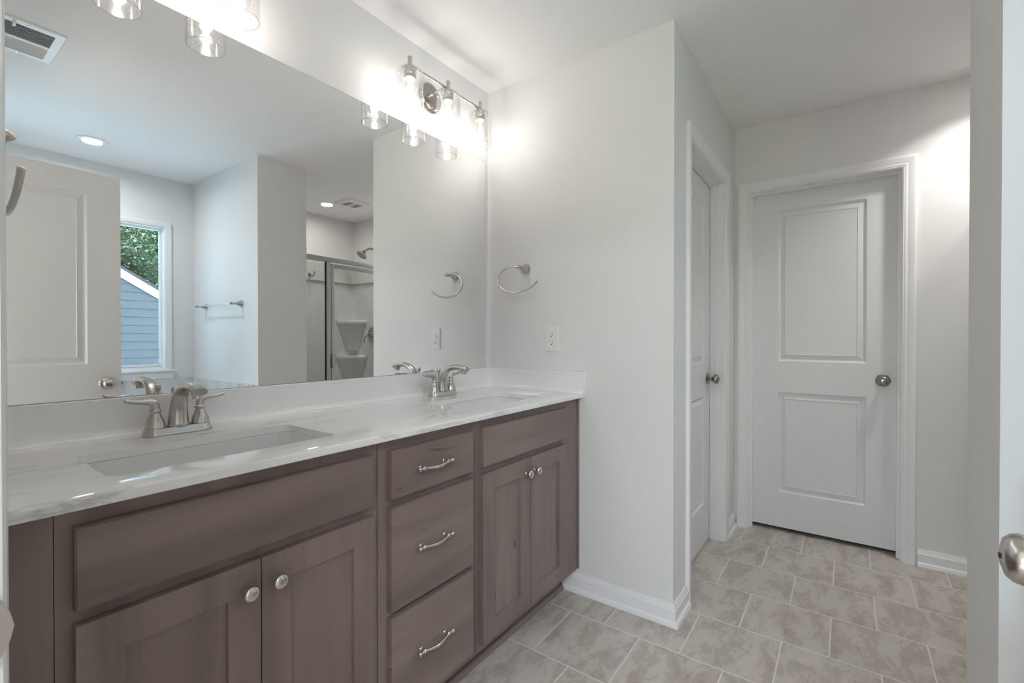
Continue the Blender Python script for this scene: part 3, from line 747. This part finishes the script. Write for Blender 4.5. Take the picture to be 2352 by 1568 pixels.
tb = thing('towel_bar', 'nickel towel bar on the partition wall beside the tub, seen in the mirror', 'towel bar', (PX0, -2.36, 1.412))
for y in (-2.672, -2.068):
    obj('bar_post', post(BM(), (PX0-.0006, y, 1.412), (-1, 0, 0)), NICK, tb, 45)
obj('bar', tube(BM(), [(PX0-.064, -2.685, 1.412), (PX0-.064, -2.055, 1.412)], .006, 14), NICK, tb)

ot = thing('wall_outlet', 'white duplex outlet on the wall above the side splash', 'outlet', (-.0006, -.392, 1.157))
oy, oz = -.392, 1.157
bm = BM(); box(bm, -.0065, -.0006, oy-.0365, oy+.0365, oz-.0595, oz+.0595)
es = [e for e in bm.edges if all(abs(v.co.x+.0065) < 1e-5 for v in e.verts)]
bmesh.ops.bevel(bm, geom=es, offset=.004, segments=3, affect='EDGES')
obj('cover_plate', bm, PLAST, ot)
for s in (1, -1):
    z = oz+s*.0195; bm = BM()
    outl = [(max(-.0172, min(.0172, .0175*math.cos(2*PI*k/36)*1.0)), .0142*math.sin(2*PI*k/36)) for k in range(36)]
    f = [bm.verts.new((-.0082, oy+a, z+b)) for a, b in outl]; g = [bm.verts.new((-.0064, oy+a, z+b)) for a, b in outl]
    bm.faces.new(f); bm.faces.new(g)
    for k in range(36): bm.faces.new((f[k], f[(k+1) % 36], g[(k+1) % 36], g[k]))
    r = obj('receptacle', bm, PLAST, ot)
    bm = BM()
    box(bm, -.0085, -.0081, oy-.0075, oy-.0052, z-.001, z+.0065); box(bm, -.0085, -.0081, oy+.0052, oy+.0072, z+.0005, z+.0065)
    lathe(bm, [(0, .0004), (.0026, .0004), (.0026, 0)], (-.0081, oy, z-.0072), (-1, 0, 0), 14)
    obj('slots', bm, PLASTD, r, label='black socket slots')
obj('plate_screw', lathe(BM(), [(.003, 0), (.003, .001), (0, .0014)], (-.0064, oy, oz), (-1, 0, 0), 14), PLAST, ot)

# ------------------------------------------------------------------ ceiling fittings
def downlight(x, y, r, label, watts, col, sp=170):
    t = thing('recessed_light', label, 'ceiling light', (x, y, H), 'recessed ceiling lights')
    obj('trim_ring', lathe(BM(), [(r*.98, 0), (r, -.002), (r*.96, -.006), (r*.72, -.0085), (r*.62, -.005), (r*.6, 0)], (x, y, H-.0005), (0, 0, 1), 48), PLAST, t)
    obj('lens', lathe(BM(), [(0, -.0045), (r*.58, -.0045), (r*.61, -.003), (r*.61, -.0006), (0, -.0006)], (x, y, H), (0, 0, 1), 40), LENS, t)
    l = lamp('lens_light', 'AREA', (x, y, H-.012), watts, col, t, shape='DISK', size=r*1.2)
    l.data.spread = math.radians(sp)
    return t
downlight(-1.06, -2.44, .082, 'lit white recessed ceiling light over the tub', DOWN_W, (.93, .97, 1))
downlight(.645, -2.50, .082, 'lit white recessed ceiling light over the shower', SHOWER_W, (1, .94, .88))
downlight(.95, -2.06, .07, 'added unseen ceiling light that fills the hall, set before the shower', HALL_FILL_W, (1, .98, .95), 115)  # added lamp with no known fixture, brightens the hall
# supply register in the ceiling near the vanity
vx0, vx1, vy0, vy1 = -1.745, -1.402, -1.495, -1.172
vt = thing('ceiling_vent', 'white slatted air register in the ceiling, top left in the mirror', 'air vent', ((vx0+vx1)/2, (vy0+vy1)/2, H))
bm = mould(BM(), [(vx0, vy0, H), (vx0, vy1, H), (vx1, vy1, H), (vx1, vy0, H)], [(0, -.0006), (0, -.003), (.004, -.007), (.024, -.009), (.033, -.009), (.033, -.0006)], (0, 0, 1), closed=True)
obj('vent_frame', bm, PLAST, vt)
ix0, ix1, iy0, iy1 = vx0+.032, vx1-.032, vy0+.04, vy1-.04
obj('vent_back', box(BM(), ix0, ix1, iy0, iy1, H-.0022, H-.0008), PLASTD, vt, 0)
ym = (iy0+iy1)/2
obj('vent_divider', box(BM(), ix0, ix1, ym-.006, ym+.006, H-.011, H-.0022), PLAST, vt)
for half in (0, 1):
    for k in range(9):
        bm = BM(); a0 = iy0 if half == 0 else ym+.006; a1 = ym-.006 if half == 0 else iy1
        y = a0 + (a1-a0)*(k+.5)/9; s = 1 if half == 0 else -1
        q = [(y-s*.0045, H-.0105), (y+s*.0030, H-.0030), (y+s*.0042, H-.0030), (y-s*.0033, H-.0105)]
        f = [bm.verts.new((ix0, *p)) for p in q]; g = [bm.verts.new((ix1, *p)) for p in q]
        bm.faces.new(f); bm.faces.new(g)
        for i in range(4): bm.faces.new((f[i], f[(i+1) % 4], g[(i+1) % 4], g[i]))
        obj('vent_slat', bm, PLAST, vt, 0)
obj('damper_lever', box(BM(), -1.56, -1.55, vy1-.05, vy1-.022, H-.018, H-.008, .002), PLAST, vt)
for y in (vy0+.018, vy1-.018):
    obj('vent_screw', lathe(BM(), [(0, -.0105), (.0045, -.010), (.005, -.0085), (0, -.0085)], (-1.515, y, H), (0, 0, 1), 14), NICKD, vt)
# exhaust fan grille in the shower ceiling
fx, fy2, fh = .766, -2.285, .118
ft = thing('exhaust_fan_grille', 'square white exhaust fan grille beside the shower light', 'exhaust fan', (fx, fy2, H))
bm = BM(); lp = []
for g, z in ((0, H-.0005), (0, H-.006), (.012, H-.016), (.03, H-.019)):
    lp.append([bm.verts.new((fx+a*(fh-g), fy2+b*(fh-g), z)) for a, b in ((-1, -1), (1, -1), (1, 1), (-1, 1))])
for a, b in zip(lp, lp[1:]):
    for i in range(4): bm.faces.new((a[i], a[(i+1) % 4], b[(i+1) % 4], b[i]))
bm.faces.new(lp[-1])
obj('grille_cover', bm, PLAST, ft, 20)
for a in (-1, 1):
    for i in range(8):
        x = fx + a*.045 - .028 + i*.008
        obj('grille_slot', box(BM(), x-.0015, x+.0015, fy2-.06, fy2+.06, H-.0196, H-.0188), PLASTD, ft, 0)

# ------------------------------------------------------------------ shower
YS = -2.13
st = thing('shower_stall', 'white moulded shower stall with corner shelves behind the glass, seen in the mirror', 'shower stall', (.64, -2.5, 0))
sx0, sx1, sy0 = PX1+.0008, XF-.0008, YW+.0008
tk_ = .018
def surround(z0, z1, th):
    bm = BM()
    pl = [(sx0, YS-.03), (sx0, sy0), (sx1, sy0), (sx1, YS-.03)]
    pr_ = [(sx0+th, YS-.03), (sx0+th, sy0+th+.05), (sx0+th+.05, sy0+th), (sx1-th-.05, sy0+th), (sx1-th, sy0+th+.05), (sx1-th, YS-.03)]
    # rounded inner corners
    inner = [(sx0+th, YS-.03)] + [(sx0+th+.05-.05*math.cos(math.radians(a)), sy0+th+.05-.05*math.sin(math.radians(a))) for a in range(0, 91, 15)] + [(sx1-th-.05+.05*math.sin(math.radians(a)), sy0+th+.05-.05*math.cos(math.radians(a))) for a in range(0, 91, 15)] + [(sx1-th, YS-.03)]
    poly = inner + pl[::-1]
    f = [bm.verts.new((x, y, z0)) for x, y in poly]; g = [bm.verts.new((x, y, z1)) for x, y in poly]
    k = len(poly)
    for i in range(k): bm.faces.new((f[i], f[(i+1) % k], g[(i+1) % k], g[i]))
    # top and bottom strips
    m = len(inner)
    for ring in (f, g):
        for i in range(m-1):
            pass
        bm.faces.new(ring)
    return bm
obj('surround_wall', surround(.1, 1.752, .012), ACRYL, st, 40)
obj('surround_band', surround(1.7525, 1.93, .034), ACRYL, st, 40)
obj('shower_pan', box(BM(), sx0, sx1, sy0, YS+.05, .001, .098, .004), ACRYL, st)
for z in (1.352, .972):   # corner shelves with a tapering bracket below
    bm = BM(); cx_, cy_ = sx1-.012, sy0+.012; Lx = .225
    def tri(l, z): return [bm.verts.new(p) for p in ((cx_, cy_, z), (cx_-l, cy_, z), (cx_-l, cy_+.02, z), (cx_-.02, cy_+l, z), (cx_, cy_+l, z))]
    rings = [tri(.10, z-.32), tri(Lx-.015, z-.045), tri(Lx, z-.028), tri(Lx, z-.006), tri(Lx-.006, z)]
    for a, b in zip(rings, rings[1:]):
        for i in range(5): bm.faces.new((a[i], a[(i+1) % 5], b[(i+1) % 5], b[i]))
    bm.faces.new(rings[-1]); bm.faces.new(rings[0][::-1])
    obj('corner_shelf', bm, ACRYL, st, 30)
en = thing('shower_enclosure', 'framed glass shower door and side panel in grey metal, seen in the mirror', 'shower door', (.64, YS, .1))
obj('header_rail', box(BM(), PX1+.001, XF-.001, YS-.022, YS+.022, 1.822, 1.862, .003), ALU, en)
obj('sill_rail', box(BM(), PX1+.001, XF-.001, YS-.022, YS+.022, .0985, .125, .003), ALU, en)
for x0_, x1_, nm in ((PX1+.001, PX1+.022, 'wall_jamb'), (XF-.022, XF-.001, 'wall_jamb'), (.397, .436, 'centre_post')):
    obj(nm, box(BM(), x0_, x1_, YS-.016, YS+.016, .126, 1.8215, .002), ALU, en)
obj('side_glass', box(BM(), PX1+.0225, .3965, YS-.003, YS+.003, .1265, 1.821), SHGL, en, 0)
obj('glass_gasket', box(BM(), .391, .3968, YS-.006, YS+.006, .1265, 1.821), PLASTD, en, 0)
bm = BM(); dx0, dx1, dz0, dz1 = .441, XF-.0245, .14, 1.808
for q in ((dx0, dx0+.03, dz0, dz1), (dx1-.03, dx1, dz0, dz1), (dx0+.03, dx1-.03, dz1-.034, dz1), (dx0+.03, dx1-.03, dz0, dz0+.034)):
    box(bm, q[0], q[1], YS-.010, YS+.014, q[2], q[3], .002)
dr = obj('door_frame', bm, ALU, en)
obj('door_glass', box(BM(), dx0+.0302, dx1-.0302, YS-.003, YS+.003, dz0+.0342, dz1-.0342), SHGL, dr, 0)
obj('door_handle', box(BM(), dx0-.002, dx0+.028, YS+.0142, YS+.034, .90, 1.023, .002), NICK, dr)
shd = thing('wall_shower', 'round nickel shower head on an angled arm above the shower stall', 'shower', (XF, -2.555, 2.10))
obj('shower_arm', tube(BM(), spline([(XF-.001, -2.555, 2.10), (XF-.05, -2.555, 2.105), (XF-.09, -2.558, 2.095), (XF-.125, -2.565, 2.065)], 6), .0105, 14), NICKD, shd)
obj('arm_flange', lathe(BM(), [(0, 0), (.028, 0), (.027, .004), (.012, .009), (.0106, .01)], (XF-.0006, -2.555, 2.10), (-1, 0, 0), 28), NICKD, shd)
hd = Vector((-.62, -.05, -.78)).normalized()
obj('head', lathe(BM(), [(.010, -.012), (.016, -.006), (.018, .004), (.013, .010), (.020, .018), (.034, .028), (.052, .040), (.056, .050), (.054, .055), (.048, .057), (0, .059)], (XF-.127, -2.565, 2.062), hd, 32), NICKD, shd, 45)
vv = thing('shower_valve', 'round nickel shower valve trim with lever on the shower wall', 'shower valve', (XF-.014, -2.57, 1.195))
obj('escutcheon', lathe(BM(), [(0, 0), (.085, 0), (.084, .004), (.07, .012), (.034, .018), (.03, .03), (.024, .05), (0, .052)], (XF-.0135, -2.575, 1.195), (-1, 0, 0), 40), NICKD, vv)
obj('valve_lever', tube(BM(), spline([(XF-.055, -2.575, 1.195), (XF-.085, -2.575, 1.193), (XF-.102, -2.585, 1.178), (XF-.108, -2.59, 1.15), (XF-.115, -2.595, 1.115)], 6), lambda q: (.008+.003*math.sin(PI*q), .006), 14), NICKD, vv)
hk = thing('robe_hook', 'small nickel hook high on the back wall of the shower', 'hook', (.70, YW+.035, 1.80))
obj('hook_plate', lathe(BM(), [(0, 0), (.018, 0), (.017, .004), (.008, .012), (0, .013)], (.69, YW+.0352, 1.805), (0, 1, 0), 24), NICKD, hk)
obj('hook_arm', tube(BM(), spline([(.69, YW+.046, 1.805), (.69, YW+.065, 1.785), (.692, YW+.085, 1.785), (.70, YW+.098, 1.80), (.703, YW+.105, 1.832)], 6), .0058, 12), NICKD, hk)

bd = thing('bedroom_fill_lamp', 'added round white bedroom lamp, unseen behind the camera, lighting the doorway', 'ceiling light', (-3.4, -2.2, H))  # unseen lamp added to send light through the doorway
obj('fill_lamp_disc', lathe(BM(), [(0, 0), (.29, 0), (.295, -.02), (.27, -.045), (0, -.055)], (-3.4, -2.2, H-.0005), (0, 0, 1), 40), PLAST, bd)
lamp('fill_lamp_light', 'AREA', (-3.4, -2.2, H-.07), BED_FILL_W, (.95, .97, 1), bd, shape='DISK', size=.55)
def portal(name, loc, rot, sx_, sy_):
    o = lamp(name, 'AREA', loc, 1, (1, 1, 1), None, shape='RECTANGLE', size=sx_, size_y=sy_); o.rotation_euler = rot; o.data.cycles.is_portal = True
portal('tub_window_portal', ((WX0+WX1)/2, YW-.13, (WZ0+WZ1)/2), (PI/2, 0, 0), WX1-WX0, WZ1-WZ0)
portal('added_window_portal', (-5.18, -1.1, 1.35), (PI/2, 0, -PI/2), 3.0, 1.7)  # samples sky light through the added bedroom opening

# ------------------------------------------------------------------ outside: neighbouring gable and trees
gh = thing('neighbouring_house', 'blue grey sided gable with white rake board, seen through the tub window', 'house', (-1.5, -11, -3))
RX, RZ, SL = -1.5, 4.36, -.632
def roofz(x): return RZ + SL*abs(x-RX)
bm = BM(); z = -3.0; ex = .178
while z < RZ-.25:
    zt = min(z+ex, RZ-.25)
    # board narrows under the roof slope
    h0 = min(7, (RZ-.2-z)/-SL); h1 = min(7, (RZ-.2-zt)/-SL)
    y0_, y1_ = -11.0, -11.014
    p = [(RX-h0, y0_, z), (RX+h0, y0_, z), (RX+h1, y1_, zt), (RX-h1, y1_, zt)]
    q = [(x, -11.03, zz) for x, _, zz in p]
    a = [bm.verts.new(v_) for v_ in p]; b = [bm.verts.new(v_) for v_ in q]
    bm.faces.new(a); bm.faces.new(b[::-1])
    for i in range(4): bm.faces.new((a[i], a[(i+1) % 4], b[(i+1) % 4], b[i]))
    z += ex
obj('lap_siding', bm, SIDING, gh, 0)
def slope_board(name, y0_, y1_, d0, d1, m):
    bm = BM(); pts = []
    for x in (RX-7, RX, RX+7):
        pts.append([bm.verts.new((x, yy, roofz(x)+dd)) for yy, dd in ((y0_, d0), (y1_, d0), (y1_, d1), (y0_, d1))])
    for a, b in zip(pts, pts[1:]):
        for i in range(4): bm.faces.new((a[i], a[(i+1) % 4], b[(i+1) % 4], b[i]))
    bm.faces.new(pts[0]); bm.faces.new(pts[-1])
    obj(name, bm, m, gh, 0)
slope_board('rake_board', -10.97, -10.99, -.205, -.015, RAKE)
slope_board('roof', -10.90, -17, -.0149, .03, SHING)
obj('gable_core', box(BM(), RX-6.9, RX+6.9, -16.9, -11.032, -3, -.2), SIDING, gh, 0)
struct('ground', box(BM(), -40, 40, -60, YW-.16, -3.3, -3.001), GRASS, 'lawn outside the window', 'ground')
BOUNCE_ROOF = mat('pale_bounce_roof', (.62, .62, .62), .8)  # pale slope added out of view to reflect sun onto the tub ceiling
bm = BM(); q = [(YW-.15, .38), (-8.6, -.55), (-8.6, -.75), (YW-.15, .18)]
f = [bm.verts.new((-7, y, z)) for y, z in q]; b = [bm.verts.new((6, y, z)) for y, z in q]
bm.faces.new(f); bm.faces.new(b)
for i in range(4): bm.faces.new((f[i], f[(i+1) % 4], b[(i+1) % 4], b[i]))
struct('added_bounce_roof', bm, BOUNCE_ROOF, 'added unseen roof slope bouncing sunlight up into the tub window', 'roof', 0)
def tree(x, y, hgt, rad, zc_, label, n=3600, lean=0):
    t = thing('tree', label, 'tree', (x, y, -3), 'trees behind the neighbouring house')
    tip = Vector((x+lean, y, zc_+rad*.6))
    bm = tube(BM(), spline([(x, y, -3), (x+.1, y, -.5), (x+lean*.4, y, zc_-rad*.5), tip], 6), lambda q: .26*(1-q)+.04, 10)
    for k in range(9):
        a = random.uniform(0, 2*PI); b0 = Vector((x+lean*.3, y, zc_-rad*random.uniform(.1, .8)))
        e = b0 + Vector((math.cos(a)*rad*.8, math.sin(a)*rad*.6, rad*random.uniform(.3, .8)))
        tube(bm, spline([b0, (b0+e)/2+Vector((0, 0, .2)), e], 5), lambda q: .10*(1-q)+.015, 7)
    obj('trunk', bm, BARK, t)
    bm = BM()
    cl = []
    for k in range(60):
        d = Vector((random.gauss(0, 1), random.gauss(0, 1), random.gauss(0, 1))).normalized()*rad*random.uniform(.35, 1)
        cl.append((Vector((x+lean*.5, y, zc_)) + Vector((d.x, d.y, d.z*1.1)), random.uniform(.35, .8)))
    for k in range(n):
        c, r = random.choice(cl)
        p = c + Vector((random.gauss(0, .5), random.gauss(0, .5), random.gauss(0, .35)))*r
        u = Vector((random.gauss(0, 1), random.gauss(0, 1), random.gauss(0, .5))).normalized(); v = u.cross(Vector((random.gauss(0, 1), random.gauss(0, 1), random.gauss(0, 1)))).normalized()
        s = random.uniform(.6, 1.3)*rad**.75*.024
        bm.faces.new([bm.verts.new(p+u*s*1.5), bm.verts.new(p+v*s*.7), bm.verts.new(p-u*s*1.3), bm.verts.new(p-v*s*.7)])
    tag(obj('foliage', bm, LEAF, t, 0), kind='stuff')
    return t
tree(3.2, -19.2, 9, 1.9, 3.9, 'leafy green tree with a leaning trunk behind the roof slope', 26000, -1.2)
tree(6.2, -23.5, 9, 2.4, 4.4, 'leafy green tree rising right of the roof slope', 26000, .5)
tree(6.0, -35, 11, 5.6, 6.3, 'tall dense tree farthest behind the roof slope', 42000, 0)
